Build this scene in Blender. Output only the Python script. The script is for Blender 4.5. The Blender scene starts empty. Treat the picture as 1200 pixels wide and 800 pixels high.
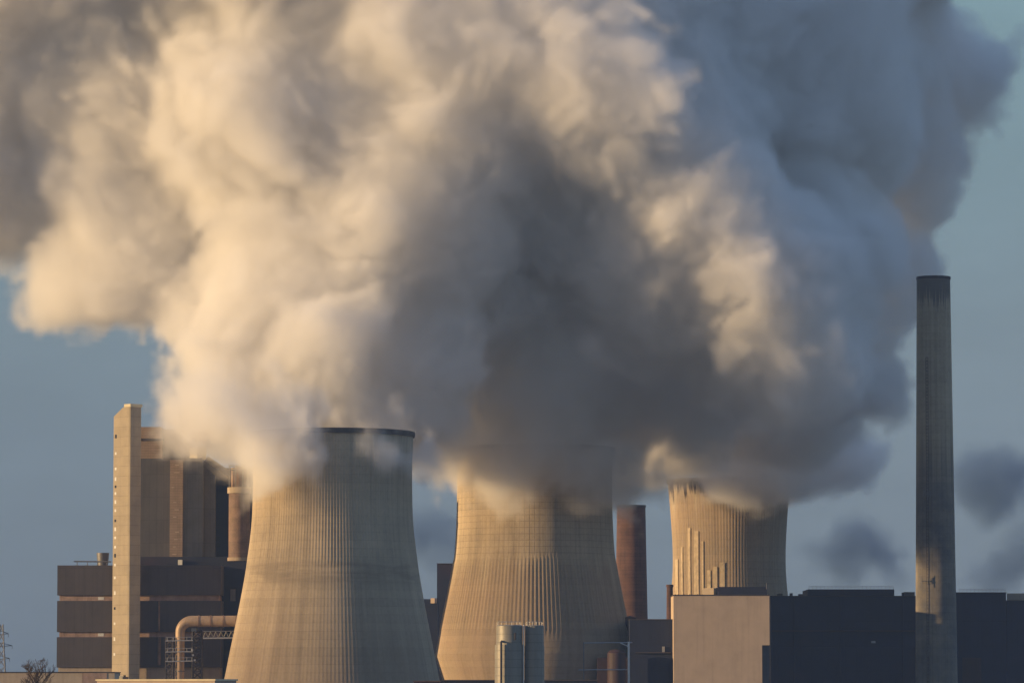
import bpy, bmesh, math, random
from mathutils import Vector, Matrix, noise

random.seed(7)
S = bpy.context.scene
COL = S.collection
R = math.radians

# ------------------------------------------------------------------ camera
CAM_Z = 20.0
FPX = 5109.0                      # focal length in photo pixels (1200 wide)
PITCH = math.atan(410.0 / FPX)
cam_d = bpy.data.cameras.new("camera")
cam_d.sensor_width = 36.0
cam_d.lens = 36.0 * FPX / 1200.0
cam_d.clip_start = 1.0
cam_d.clip_end = 60000.0
cam = bpy.data.objects.new("camera", cam_d)
COL.objects.link(cam)
cam.location = (0, 0, CAM_Z)
cam.rotation_euler = (math.pi / 2 + PITCH, 0, 0)
S.camera = cam

# ------------------------------------------------------------------ light
SUN_EL = R(8.5)
SUN_AZ = R(-104.0)                # clockwise from +Y: the sun stands left, a little behind the camera
to_sun = Vector((math.sin(SUN_AZ) * math.cos(SUN_EL), math.cos(SUN_AZ) * math.cos(SUN_EL), math.sin(SUN_EL)))
world = bpy.data.worlds.new("World")
S.world = world
world.use_nodes = True
wn, wl = world.node_tree.nodes, world.node_tree.links
bg = wn["Background"]
sky = wn.new("ShaderNodeTexSky")
sky.sky_type = "NISHITA"
sky.sun_disc = False
sky.sun_elevation = SUN_EL
sky.sun_rotation = SUN_AZ
sky.altitude = 100
sky.air_density = 1.0
sky.dust_density = 1.5
sky.ozone_density = 1.6
# a winter sky veiled by thin, uneven high cloud: slate near the horizon, paler and bluer above
tc = wn.new("ShaderNodeTexCoord")
sep = wn.new("ShaderNodeSeparateXYZ")
wl.new(tc.outputs["Generated"], sep.inputs[0])
ramp = wn.new("ShaderNodeValToRGB")
cr = ramp.color_ramp
for pos_, c_ in ((0.0, (1.45, 1.88, 2.35)), (0.08, (1.95, 2.62, 3.1)), (0.16, (2.2, 3.5, 3.95)), (0.42, (1.7, 2.85, 4.9)), (1.0, (1.7, 3.0, 6.2))):
    e_ = cr.elements[0] if pos_ == 0.0 else cr.elements[-1] if pos_ == 1.0 else cr.elements.new(pos_)
    e_.position, e_.color = pos_, (*c_, 1)
wl.new(sep.outputs[2], ramp.inputs[0])
vm = wn.new("ShaderNodeVectorMath")
vm.operation = "MULTIPLY"
vm.inputs[1].default_value = (9.0, 9.0, 26.0)
wl.new(tc.outputs["Generated"], vm.inputs[0])
cn = wn.new("ShaderNodeTexNoise")
cn.inputs["Scale"].default_value = 1.6
cn.inputs["Detail"].default_value = 5.0
cn.inputs["Roughness"].default_value = 0.55
wl.new(vm.outputs[0], cn.inputs["Vector"])
mr = wn.new("ShaderNodeMapRange")
for nm_, q_ in (("From Min", 0.35), ("From Max", 0.65), ("To Min", 0.93), ("To Max", 1.07)):
    mr.inputs[nm_].default_value = q_
wl.new(cn.outputs[0], mr.inputs["Value"])
vs = wn.new("ShaderNodeVectorMath")
vs.operation = "SCALE"
wl.new(ramp.outputs[0], vs.inputs[0])
xa = wn.new("ShaderNodeMath")             # a little paler to the right, away from the sun's smoke
xa.operation = "MULTIPLY_ADD"
xa.inputs[1].default_value = 0.4
xa.use_clamp = False
wl.new(sep.outputs[0], xa.inputs[0])
wl.new(mr.outputs[0], xa.inputs[2])
wl.new(xa.outputs[0], vs.inputs["Scale"])
mixs = wn.new("ShaderNodeMix")
mixs.data_type = "RGBA"
mixs.inputs[0].default_value = 0.82
wl.new(sky.outputs[0], mixs.inputs[6])
wl.new(vs.outputs[0], mixs.inputs[7])
wl.new(mixs.outputs[2], bg.inputs[0])
bg.inputs[1].default_value = 0.066
world.cycles.sampling_method = "AUTOMATIC"

sun_d = bpy.data.lights.new("sun", "SUN")
sun_d.energy = 5.0
sun_d.angle = R(0.53)
sun_d.color = (1.0, 0.68, 0.33)
sun = bpy.data.objects.new("sun", sun_d)
COL.objects.link(sun)
sun.rotation_euler = to_sun.to_track_quat("Z", "Y").to_euler()
sun.location = to_sun * 500 + Vector((0, 0, 200))

S.view_settings.view_transform = "Standard"
S.view_settings.look = "None"
S.view_settings.gamma = 1.0
S.view_settings.use_curve_mapping = False
S.view_settings.exposure = 0.57

S.cycles.use_denoising = True
S.cycles.adaptive_threshold = 0.015
S.cycles.max_bounces = 24
S.cycles.diffuse_bounces = 2
S.cycles.volume_bounces = 14
S.cycles.transparent_max_bounces = 256   # every puff's boundary counts as one
S.cycles.volume_step_rate = 3.0
S.cycles.volume_max_steps = 256


# ------------------------------------------------------------------ helpers
def P(px, py, y):
    """World point on the plane Y = y that the photo shows at pixel (px, py)."""
    u, v = (px - 600.0) / FPX, (400.0 - py) / FPX
    c, s = math.cos(PITCH), math.sin(PITCH)
    d = Vector((u, c - v * s, s + v * c))
    k = y / d.y
    return Vector((d.x * k, y, CAM_Z + d.z * k))


def MPP(y):
    return y / FPX


def tag(o, label=None, cat=None, group=None, kind=None):
    for k, v in (("label", label), ("category", cat), ("group", group), ("kind", kind)):
        if v:
            o[k] = v
    return o


def empty(name, loc, rz=0.0):
    o = bpy.data.objects.new(name, None)
    o.empty_display_size = 2.0
    COL.objects.link(o)
    o.location = loc
    o.rotation_euler = (0, 0, rz)
    return o


class NT:
    """Small wrapper to write node trees compactly."""
    def __init__(self, tree):
        self.t = tree

    def add(self, typ, **props):
        n = self.t.nodes.new(typ)
        for k, v in props.items():
            setattr(n, k, v)
        return n

    def put(self, sock, v):
        if isinstance(v, bpy.types.NodeSocket):
            self.t.links.new(v, sock)
        elif v is not None:
            sock.default_value = v

    def math(self, op, a, b=None, c=None, clamp=False):
        n = self.add("ShaderNodeMath", operation=op, use_clamp=clamp)
        for i, v in enumerate((a, b, c)):
            self.put(n.inputs[i], v)
        return n.outputs[0]

    def vmath(self, op, a, b=None, scale=None):
        n = self.add("ShaderNodeVectorMath", operation=op)
        self.put(n.inputs[0], a)
        if b is not None:
            self.put(n.inputs[1], b)
        if scale is not None:
            self.put(n.inputs["Scale"], scale)
        return n.outputs["Value"] if op in ("LENGTH", "DOT_PRODUCT", "DISTANCE") else n.outputs["Vector"]

    def noise(self, vec, scale, detail=2.0, rough=0.5, out=0, lac=2.0, typ=None):
        n = self.add("ShaderNodeTexNoise")
        if typ:
            n.noise_type = typ
        self.put(n.inputs["Vector"], vec)
        n.inputs["Scale"].default_value = scale
        n.inputs["Detail"].default_value = detail
        n.inputs["Roughness"].default_value = rough
        n.inputs["Lacunarity"].default_value = lac
        return n.outputs[out]

    def remap(self, v, a, b, c, d, smooth=False):
        n = self.add("ShaderNodeMapRange")
        if smooth:
            n.interpolation_type = "SMOOTHSTEP"
        self.put(n.inputs["Value"], v)
        for nm, q in (("From Min", a), ("From Max", b), ("To Min", c), ("To Max", d)):
            self.put(n.inputs[nm], q)
        return n.outputs["Result"]

    def mixc(self, f, a, b, mode="MIX"):
        n = self.add("ShaderNodeMix", data_type="RGBA", blend_type=mode)
        self.put(n.inputs[0], f)
        self.put(n.inputs[6], a if isinstance(a, bpy.types.NodeSocket) else (*a[:3], 1.0))
        self.put(n.inputs[7], b if isinstance(b, bpy.types.NodeSocket) else (*b[:3], 1.0))
        return n.outputs[2]


# ------------------------------------------------------------------ mesh builder
class MB:
    def __init__(self):
        self.v, self.f = [], []

    def add(self, verts, faces):
        o = len(self.v)
        self.v += [Vector(p) for p in verts]
        self.f += [tuple(i + o for i in f) for f in faces]
        return self

    def prism(self, base, top):
        """Closed solid between two rings with the same number of points."""
        n = len(base)
        fs = [tuple(reversed(range(n))), tuple(range(n, 2 * n))]
        fs += [(i, (i + 1) % n, n + (i + 1) % n, n + i) for i in range(n)]
        return self.add(list(base) + list(top), fs)

    def box(self, x0, x1, y0, y1, z0, z1):
        b = [(x0, y0, z0), (x1, y0, z0), (x1, y1, z0), (x0, y1, z0)]
        return self.prism(b, [(x, y, z1) for x, y, _ in b])

    def obox(self, c, wx, wy, z0, z1, yaw):
        """Box turned about the vertical, centred on (c.x, c.y)."""
        ca, sa = math.cos(yaw), math.sin(yaw)
        b = []
        for sx, sy in ((-1, -1), (1, -1), (1, 1), (-1, 1)):
            dx, dy = sx * wx / 2, sy * wy / 2
            b.append((c[0] + dx * ca - dy * sa, c[1] + dx * sa + dy * ca, z0))
        return self.prism(b, [(x, y, z1) for x, y, _ in b])

    def tube(self, pts, r, n=12, caps=True):
        pts = [Vector(p) for p in pts]
        rs = r if isinstance(r, (list, tuple)) else [r] * len(pts)
        rings, up = [], None
        for i, p in enumerate(pts):
            t = (pts[min(i + 1, len(pts) - 1)] - pts[max(i - 1, 0)]).normalized()
            if up is None:
                up = Vector((0, 0, 1)) if abs(t.z) < 0.9 else Vector((0, 1, 0))
            a = t.cross(up).normalized()
            b = a.cross(t).normalized()
            up = b
            rings.append([p + (a * math.cos(q) + b * math.sin(q)) * rs[i] for q in [2 * math.pi * k / n for k in range(n)]])
        o = len(self.v)
        for rg in rings:
            self.v += rg
        for i in range(len(rings) - 1):
            for k in range(n):
                k2 = (k + 1) % n
                self.f.append((o + i * n + k, o + (i + 1) * n + k, o + (i + 1) * n + k2, o + i * n + k2))
        if caps:
            self.f.append(tuple(o + k for k in range(n)))
            self.f.append(tuple(o + (len(rings) - 1) * n + k for k in reversed(range(n))))
        return self

    def lathe(self, cx, cy, prof, n=64):
        """Revolve [(radius, z)] about the vertical through (cx, cy); closed profile."""
        o, m = len(self.v), len(prof)
        for k in range(n):
            a = 2 * math.pi * k / n
            ca, sa = math.cos(a), math.sin(a)
            self.v += [Vector((cx + r * ca, cy + r * sa, z)) for r, z in prof]
        for k in range(n):
            k2 = (k + 1) % n
            for i in range(m):
                j = (i + 1) % m
                self.f.append((o + k * m + i, o + k2 * m + i, o + k2 * m + j, o + k * m + j))
        return self

    def build(self, name, mat, parent=None, smooth=None):
        me = bpy.data.meshes.new(name)
        off = Vector(parent_world(parent)) if parent else Vector((0, 0, 0))
        if parent is None and self.v:
            lo = [min(p[i] for p in self.v) for i in range(3)]
            hi = [max(p[i] for p in self.v) for i in range(3)]
            off = Vector(((lo[0] + hi[0]) / 2, (lo[1] + hi[1]) / 2, lo[2]))
        me.from_pydata([p - off for p in self.v], [], self.f)
        bm = bmesh.new()
        bm.from_mesh(me)
        bmesh.ops.recalc_face_normals(bm, faces=bm.faces)
        bm.to_mesh(me)
        bm.free()
        me.materials.append(mat)
        if smooth:
            for p in me.polygons:
                p.use_smooth = True
            if smooth is not True:
                me.set_sharp_from_angle(angle=R(smooth))
        o = bpy.data.objects.new(name, me)
        COL.objects.link(o)
        if parent:
            o.parent = parent
        else:
            o.location = off
        return o


def parent_world(o):
    v = Vector(o.location)
    while o.parent:
        o = o.parent
        v += Vector(o.location)
    return v


def thing(name, label, cat, loc, group=None):
    return tag(empty(name, loc), label, cat, group)


def zpx(py, y):
    return P(600, py, y).z


def xpx(px, y, py=700):
    return P(px, py, y).x


def pbox(mb, px0, px1, py0, py1, y, depth, z0=None):
    """Box whose front face (plane Y = y) covers the pixel rectangle."""
    pm = (py0 + py1) / 2
    return mb.box(xpx(px0, y, pm), xpx(px1, y, pm), y, y + depth, zpx(py1, y) if z0 is None else z0, zpx(py0, y))


# ------------------------------------------------------------------ materials
def new_mat(name):
    m = bpy.data.materials.new(name)
    m.use_nodes = True
    n = NT(m.node_tree)
    return m, n, m.node_tree.nodes["Principled BSDF"]


def paint(name, col, rough=0.75, var=0.18, size=4.0, streak=0.25, panel=None, metal=0.0, bump=0.15, tint=None, patch=0.0):
    """Weathered painted, clad or cast surface: cloudy tone changes, run-off streaks that hang
    straight down, optional panel joints (width, height in metres)."""
    m, n, b = new_mat(name)
    co = n.add("ShaderNodeTexCoord").outputs["Object"]
    sx = n.add("ShaderNodeSeparateXYZ")
    n.put(sx.inputs[0], co)
    X, Y, Z = sx.outputs
    cloud = n.noise(co, 1.0 / size, 5.0, 0.6)
    fine = n.noise(co, 2.2, 4.0, 0.7)
    sv = n.vmath("MULTIPLY", co, (1.0, 1.0, 0.035))
    st = n.noise(sv, 0.9, 4.0, 0.65)
    f = n.math("ADD", n.remap(cloud, 0.3, 0.7, -var, var), n.remap(fine, 0.3, 0.7, -var * 0.4, var * 0.4))
    f = n.math("SUBTRACT", f, n.math("MULTIPLY", n.remap(st, 0.5, 0.75, 0.0, 1.0), streak))
    height = n.math("ADD", fine, n.math("MULTIPLY", cloud, 1.5))
    if panel:
        pw, ph = panel
        h = n.math("ADD", X, Y)
        ju = n.math("ABSOLUTE", n.math("SUBTRACT", n.math("FRACT", n.math("DIVIDE", h, pw)), 0.5))
        jz = n.math("ABSOLUTE", n.math("SUBTRACT", n.math("FRACT", n.math("DIVIDE", Z, ph)), 0.5))
        j = n.math("MAXIMUM", n.remap(ju, 0.5 - 0.09 / pw, 0.5, 0.0, 1.0), n.remap(jz, 0.5 - 0.12 / ph, 0.5, 0.0, 1.0))
        cell = n.add("ShaderNodeCombineXYZ")
        n.put(cell.inputs[0], n.math("FLOOR", n.math("DIVIDE", h, pw)))
        n.put(cell.inputs[2], n.math("FLOOR", n.math("DIVIDE", Z, ph)))
        wn_ = n.add("ShaderNodeTexWhiteNoise", noise_dimensions="3D")
        n.put(wn_.inputs["Vector"], cell.outputs[0])
        f = n.math("ADD", f, n.remap(wn_.outputs["Value"], 0.0, 1.0, -var * 0.35, var * 0.35))
        f = n.math("SUBTRACT", f, n.math("MULTIPLY", j, 0.3))
        height = n.math("SUBTRACT", height, n.math("MULTIPLY", j, 2.0))
    c = n.vmath("SCALE", tuple(col), scale=n.math("ADD", f, 1.0))
    if tint:
        t = n.noise(n.vmath("ADD", co, (31.0, 7.0, 3.0)), 1.0 / (size * 2.2), 4.0, 0.6)
        c = n.mixc(n.remap(t, 0.5, 0.7, 0.0, patch), c, tint)
    n.put(b.inputs["Base Color"], c)
    b.inputs["Roughness"].default_value = rough
    b.inputs["Metallic"].default_value = metal
    b.inputs["Specular IOR Level"].default_value = 0.3
    b.inputs["Diffuse Roughness"].default_value = 0.7
    bp = n.add("ShaderNodeBump")
    bp.inputs["Strength"].default_value = bump
    bp.inputs["Distance"].default_value = 0.25
    n.put(bp.inputs["Height"], height)
    n.put(b.inputs["Normal"], bp.outputs[0])
    return m


def tower_concrete(name, col, z_grid=(0, 0), lift=2.4, brown=None, soot=None, ribs=0, drip=0.0, band=None):
    """Slip-formed tower concrete. z in metres above the tower base."""
    m, n, b = new_mat(name)
    co = n.add("ShaderNodeTexCoord").outputs["Object"]
    sx = n.add("ShaderNodeSeparateXYZ")
    n.put(sx.inputs[0], co)
    X, Y, Z = sx.outputs
    ang = n.math("ARCTAN2", Y, X)
    cloud = n.noise(co, 0.07, 5.0, 0.62)
    fine = n.noise(co, 0.9, 4.0, 0.7)
    cyl = n.add("ShaderNodeCombineXYZ")
    n.put(cyl.inputs[0], n.math("MULTIPLY", n.math("COSINE", ang), 26.0))
    n.put(cyl.inputs[1], n.math("MULTIPLY", n.math("SINE", ang), 26.0))
    n.put(cyl.inputs[2], n.math("MULTIPLY", Z, 0.03))
    st = n.noise(cyl.outputs[0], 0.7, 5.0, 0.65)
    st2 = n.noise(cyl.outputs[0], 0.16, 3.0, 0.6)
    f = n.math("ADD", n.remap(cloud, 0.3, 0.7, -0.13, 0.13), n.remap(fine, 0.3, 0.7, -0.07, 0.07))
    f = n.math("SUBTRACT", f, n.remap(st, 0.48, 0.78, 0.0, 0.28))
    f = n.math("ADD", f, n.remap(st2, 0.3, 0.7, -0.10, 0.10))
    # one pour after another: each ring its own tone and a thin joint
    zz = n.math("ADD", n.math("DIVIDE", Z, lift), n.math("MULTIPLY", n.math("SUBTRACT", fine, 0.5), 0.05))
    ring = n.add("ShaderNodeTexWhiteNoise", noise_dimensions="1D")
    n.put(ring.inputs["W"], n.math("FLOOR", zz))
    f = n.math("ADD", f, n.remap(ring.outputs["Value"], 0, 1, -0.045, 0.045))
    jz = n.math("ABSOLUTE", n.math("SUBTRACT", n.math("FRACT", zz), 0.5))
    jz = n.remap(jz, 0.44, 0.5, 0.0, 1.0)
    jstr = n.remap(n.noise(co, 0.05, 2.0, 0.5), 0.4, 0.65, 0.03, 0.20)
    f = n.math("SUBTRACT", f, n.math("MULTIPLY", jz, jstr))
    h = n.math("SUBTRACT", fine, n.math("MULTIPLY", jz, 0.6))
    if z_grid[1] > z_grid[0]:
        inz = n.math("MULTIPLY", n.math("GREATER_THAN", Z, z_grid[0]), n.math("LESS_THAN", Z, z_grid[1]))
        ja = n.math("ABSOLUTE", n.math("SUBTRACT", n.math("FRACT", n.math("MULTIPLY", ang, 96 / (2 * math.pi))), 0.5))
        ja = n.math("MAXIMUM", n.remap(ja, 0.42, 0.5, 0.0, 1.0), jz)
        f = n.math("SUBTRACT", f, n.math("MULTIPLY", n.math("MULTIPLY", ja, inz), 0.22))
        h = n.math("SUBTRACT", h, n.math("MULTIPLY", n.math("MULTIPLY", ja, inz), 1.2))
    c = n.vmath("SCALE", tuple(col), scale=n.math("ADD", f, 1.0))
    if brown:
        z0, z1, bc, amt = brown
        k = n.remap(n.math("ADD", Z, n.remap(st2, 0.3, 0.7, -9.0, 9.0)), z1, z0, 0.0, 1.0, smooth=True)
        k = n.math("MULTIPLY", k, n.remap(cloud, 0.3, 0.65, 0.35, 1.0))
        c = n.mixc(n.math("MULTIPLY", k, amt), c, n.vmath("SCALE", tuple(bc), scale=n.math("ADD", f, 1.0)))
    if band:
        z0, z1, bc, amt = band
        k = n.math("MULTIPLY", n.remap(Z, z0, z0 + 3, 0, 1, smooth=True), n.remap(Z, z1 - 3, z1, 1, 0, smooth=True))
        k = n.math("MULTIPLY", k, n.remap(n.noise(n.vmath("MULTIPLY", co, (0.25, 0.25, 2.0)), 0.25, 4.0, 0.6), 0.38, 0.6, 0.1, 1.0))
        c = n.mixc(n.math("MULTIPLY", k, amt), c, bc)
    if soot:
        z0, sc = soot
        edge = n.math("ADD", Z, n.remap(n.noise(cyl.outputs[0], 0.9, 4.0, 0.6), 0.3, 0.7, -drip, drip))
        k = n.remap(edge, z0 - 0.8, z0 + 0.8, 0.0, 1.0)
        c = n.mixc(n.math("MULTIPLY", k, 0.94), c, sc)
    n.put(b.inputs["Base Color"], c)
    b.inputs["Roughness"].default_value = 0.9
    b.inputs["Specular IOR Level"].default_value = 0.2
    b.inputs["Diffuse Roughness"].default_value = 1.0
    bp = n.add("ShaderNodeBump")
    bp.inputs["Strength"].default_value = 0.35
    bp.inputs["Distance"].default_value = 0.2
    n.put(bp.inputs["Height"], h)
    n.put(b.inputs["Normal"], bp.outputs[0])
    return m


M = {
    "dark_clad": paint("dark_cladding", (0.085, 0.073, 0.072), 0.6, 0.15, 9, 0.2, (3.0, 60.0)),
    "slate_clad": paint("slate_cladding", (0.10, 0.095, 0.10), 0.6, 0.15, 9, 0.2, (2.4, 8.0)),
    "shade_navy_clad": paint("shade_navy_cladding", (0.016, 0.022, 0.050), 0.65, 0.2, 14, 0.2, (4.0, 9.0), tint=(0.055, 0.028, 0.036), patch=0.7),  # dark cladding, its navy deepened to carry the shade over these walls
    "red_clad": paint("red_cladding", (0.05, 0.028, 0.032), 0.65, 0.2, 10, 0.25, (4.0, 9.0)),
    "beige": paint("beige_render", (0.44, 0.36, 0.27), 0.85, 0.12, 6, 0.2, tint=(0.30, 0.21, 0.17), patch=0.5),
    "tan": paint("tan_cladding", (0.47, 0.37, 0.29), 0.8, 0.10, 7, 0.14, None, bump=0.05),
    "stair": paint("stair_concrete", (0.42, 0.35, 0.25), 0.85, 0.10, 5, 0.15, (40.0, 3.2)),
    "cream": paint("cream_paint", (0.66, 0.58, 0.40), 0.7, 0.10, 3, 0.15),
    "band": paint("band_concrete", (0.36, 0.25, 0.20), 0.85, 0.25, 3, 0.3),
    "louvre": paint("louvre_panel", (0.30, 0.22, 0.17), 0.7, 0.12, 3, 0.2, (5.0, 0.9)),
    "grey_metal": paint("grey_steel", (0.17, 0.165, 0.165), 0.5, 0.15, 2, 0.25, metal=0.3),
    "column": paint("column_sheet", (0.21, 0.20, 0.19), 0.6, 0.12, 6, 0.25, (2.0, 12.0)),
    "rust": paint("rusty_sheet", (0.23, 0.15, 0.11), 0.7, 0.25, 3, 0.4, (3.0, 4.0)),
    "pipe": paint("pipe_jacket", (0.40, 0.29, 0.20), 0.55, 0.15, 3, 0.25, (60.0, 60.0), metal=0.25),
    "silo": paint("silo_sheet", (0.26, 0.245, 0.215), 0.5, 0.08, 5, 0.2, (40.0, 2.2), metal=0.2),
    "white": paint("white_paint", (0.72, 0.70, 0.66), 0.6, 0.1, 1, 0.2),
    "brick": paint("brick", (0.125, 0.068, 0.054), 0.9, 0.22, 4, 0.35, (40.0, 1.4)),
    "glass": paint("dark_glass", (0.03, 0.035, 0.045), 0.15, 0.1, 2, 0.0, bump=0.0),
    "bark": paint("bark", (0.075, 0.052, 0.042), 0.9, 0.2, 1, 0.1),
    "roof": paint("roof_felt", (0.06, 0.05, 0.055), 0.9, 0.2, 4, 0.1),
    "galv": paint("galvanised_steel", (0.36, 0.36, 0.37), 0.45, 0.1, 1, 0.1, metal=0.4),
}


# ------------------------------------------------------------------ ground and far country
gm, gn, gb = new_mat("field")
gco = gn.add("ShaderNodeTexCoord").outputs["Object"]
gc = gn.mixc(gn.remap(gn.noise(gco, 0.004, 6.0, 0.6), 0.35, 0.65, 0, 1), (0.045, 0.05, 0.022), (0.10, 0.085, 0.05))
gc = gn.mixc(gn.remap(gn.noise(gco, 0.3, 5.0, 0.7), 0.35, 0.65, 0, 0.5), gc, (0.06, 0.045, 0.03))
gn.put(gb.inputs["Base Color"], gc)
gb.inputs["Roughness"].default_value = 0.95
g_ = MB()
g_.add([(-30000, -3000, 0), (30000, -3000, 0), (30000, 40000, 0), (-30000, 40000, 0)], [(0, 1, 2, 3)])
tag(g_.build("ground", gm), kind="structure")

ym, yn, yb = new_mat("plant_yard")
yco = yn.add("ShaderNodeTexCoord").outputs["Object"]
yc = yn.mixc(yn.remap(yn.noise(yco, 0.05, 6.0, 0.65), 0.35, 0.65, 0, 1), (0.07, 0.066, 0.06), (0.12, 0.11, 0.095))
yn.put(yb.inputs["Base Color"], yc)
yb.inputs["Roughness"].default_value = 0.92
MBy = MB().add([(-260, 1080, 0.004), (330, 1080, 0.004), (330, 1960, 0.004), (-260, 1960, 0.004)], [(0, 1, 2, 3)])
tag(MBy.build("yard_pavement", ym), kind="structure")

# far wooded ridge: long low hill with an uneven treed top
hm, hn, hb = new_mat("far_wood")
hco = hn.add("ShaderNodeTexCoord").outputs["Object"]
hn.put(hb.inputs["Base Color"], hn.mixc(hn.noise(hco, 0.02, 4.0, 0.6), (0.025, 0.03, 0.022), (0.06, 0.05, 0.04)))
hb.inputs["Roughness"].default_value = 1.0
hmb, nx, rows = MB(), 420, 9
for j in range(rows):
    t = j / (rows - 1)
    for i in range(nx):
        x = -1400 + 2800 * i / (nx - 1)
        prof = math.sin(math.pi * t)
        h = 62 * prof * (0.75 + 0.5 * noise.noise((x * 0.0011, t, 1.3)))
        h += 9 * prof * noise.noise((x * 0.02, t * 9, 5.0)) + 6 * prof * noise.noise((x * 0.07, t * 22, 9.0))
        hmb.v.append(Vector((x, 6000 + 900 * t, max(h, -2))))
for j in range(rows - 1):
    for i in range(nx - 1):
        a = j * nx + i
        hmb.f.append((a, a + 1, a + nx + 1, a + nx))
tag(hmb.build("hills", hm, smooth=True), kind="structure")


# ------------------------------------------------------------------ cooling towers
def interp(prof, z):
    for (z0, r0), (z1, r1) in zip(prof, prof[1:]):
        if z <= z1:
            t = (z - z0) / (z1 - z0)
            return r0 + (r1 - r0) * t
    return prof[-1][1]


def smooth_prof(prof, step):
    """Catmull-Rom through (z, r)."""
    out = []
    for i in range(len(prof) - 1):
        p0, p1, p2, p3 = prof[max(i - 1, 0)], prof[i], prof[i + 1], prof[min(i + 2, len(prof) - 1)]
        k = max(1, int((p2[0] - p1[0]) / step))
        m1 = (p2[1] - p0[1]) / max(p2[0] - p0[0], 1e-6) * (p2[0] - p1[0])
        m2 = (p3[1] - p1[1]) / max(p3[0] - p1[0], 1e-6) * (p2[0] - p1[0])
        for q in range(k):
            t = q / k
            h = (2 * t**3 - 3 * t**2 + 1) * p1[1] + (t**3 - 2 * t**2 + t) * m1 + (-2 * t**3 + 3 * t**2) * p2[1] + (t**3 - t**2) * m2
            out.append((p1[0] + (p2[0] - p1[0]) * t, h))
    out.append(prof[-1])
    return out


def cooling_tower(label, cx, y, edge, mat, rib_zones, nrib, base_r=None, kink=None, rim_mat=None):
    """EDGE: silhouette [(pixel row, half width in pixels)], top row first."""
    x = xpx(cx, y, 650)
    t = thing("cooling_tower", label, "cooling tower", (x, y, 0), "hyperbolic cooling towers")
    prof = sorted((zpx(py, y), hw * MPP(y)) for py, hw in edge)
    if kink:
        low = [(0.0, kink)]
        body = low + smooth_prof(prof, 2.0)
    else:
        body = smooth_prof([(0.0, base_r)] + prof, 2.0)
    ztop = body[-1][0]
    seg = nrib * 4
    mb = MB()
    nrow = len(body)
    for z, r in body:
        amp = 0.0
        for z0, z1, a in rib_zones:
            fade = min(1.0, max(0.0, (z - z0) / 0.5)) * min(1.0, max(0.0, (z1 - z) / 0.5))
            amp = max(amp, a * fade)
        for k in range(seg):
            a = 2 * math.pi * k / seg
            rr = r + (amp if k % 4 in (0, 1) else 0.0)
            mb.v.append(Vector((x + rr * math.cos(a), y + rr * math.sin(a), z)))
    for z, r in reversed(body):                               # inner face of the shell
        for k in range(seg):
            a = 2 * math.pi * k / seg
            mb.v.append(Vector((x + (r - 0.9) * math.cos(a), y + (r - 0.9) * math.sin(a), z)))
    for j in range(2 * nrow - 1):
        for k in range(seg):
            k2 = (k + 1) % seg
            mb.f.append((j * seg + k, j * seg + k2, (j + 1) * seg + k2, (j + 1) * seg + k))
    mb.build("shell", mat, t, smooth=50)
    rt = body[-1][1]
    MB().lathe(x, y, [(rt - 0.95, ztop - 0.6), (rt + 0.55, ztop - 0.6), (rt + 0.7, ztop + 0.2), (rt + 0.55, ztop + 1.0), (rt - 0.95, ztop + 1.0)], 128).build("rim", rim_mat or M["soot_rim"], t, smooth=40)
    return t, body, x


M["soot_rim"] = paint("stained_rim", (0.10, 0.085, 0.075), 0.9, 0.3, 3, 0.3)
T1Y, T2Y, T3Y = 1400.0, 1545.0, 1700.0
c1 = tower_concrete("tower_concrete_ribbed", (0.47, 0.385, 0.275), lift=2.6,
                    brown=(22.0, 66.0, (0.27, 0.205, 0.145), 0.9), band=(zpx(690, T1Y), zpx(655, T1Y), (0.20, 0.16, 0.115), 0.5))
z1t = zpx(502, T1Y)
cooling_tower("largest, nearest cooling tower, with fine ribs from its rim down to a browner base", 389.5, T1Y,
              [(510, 94.2), (540, 93), (580, 93), (610, 94), (640, 97), (680, 103), (728, 112), (765, 119.5), (800, 126.5)],
              c1, [(zpx(665, T1Y), z1t - 2, 0.13), (18, zpx(668, T1Y), 0.05)], 170, base_r=40.5)
c2 = tower_concrete("tower_concrete_gridded", (0.45, 0.37, 0.27), z_grid=(zpx(653, T2Y), zpx(500, T2Y)), lift=2.2,
                    brown=(zpx(660, T2Y) - 8, zpx(648, T2Y), (0.33, 0.245, 0.175), 0.8))
z2t = zpx(521, T2Y)
cooling_tower("cooling tower with a gridded top, ribbed belt and smooth foot, behind the two grey silos", 626.5, T2Y,
              [(528, 92.6), (555, 91), (582, 91), (620, 92), (654, 94.5), (695, 102), (744, 112), (769, 116.3)],
              c2, [(zpx(743, T2Y), zpx(655, T2Y), 0.20)], 140, kink=24.5)
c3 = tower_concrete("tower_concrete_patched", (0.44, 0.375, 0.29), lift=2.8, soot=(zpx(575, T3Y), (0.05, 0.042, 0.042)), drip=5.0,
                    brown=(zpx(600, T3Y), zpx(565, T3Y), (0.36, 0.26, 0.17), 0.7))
z3t = zpx(560, T3Y)
t3, body3, x3 = cooling_tower("smallest cooling tower, sooty rim and pale vertical patches, above the tan building", 854.5, T3Y,
                              [(565, 71.5), (580, 70), (605, 68), (640, 66), (670, 66), (700, 68.5), (760, 76)],
                              c3, [(20, z3t - 2, 0.10)], 120, base_r=34)
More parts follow.
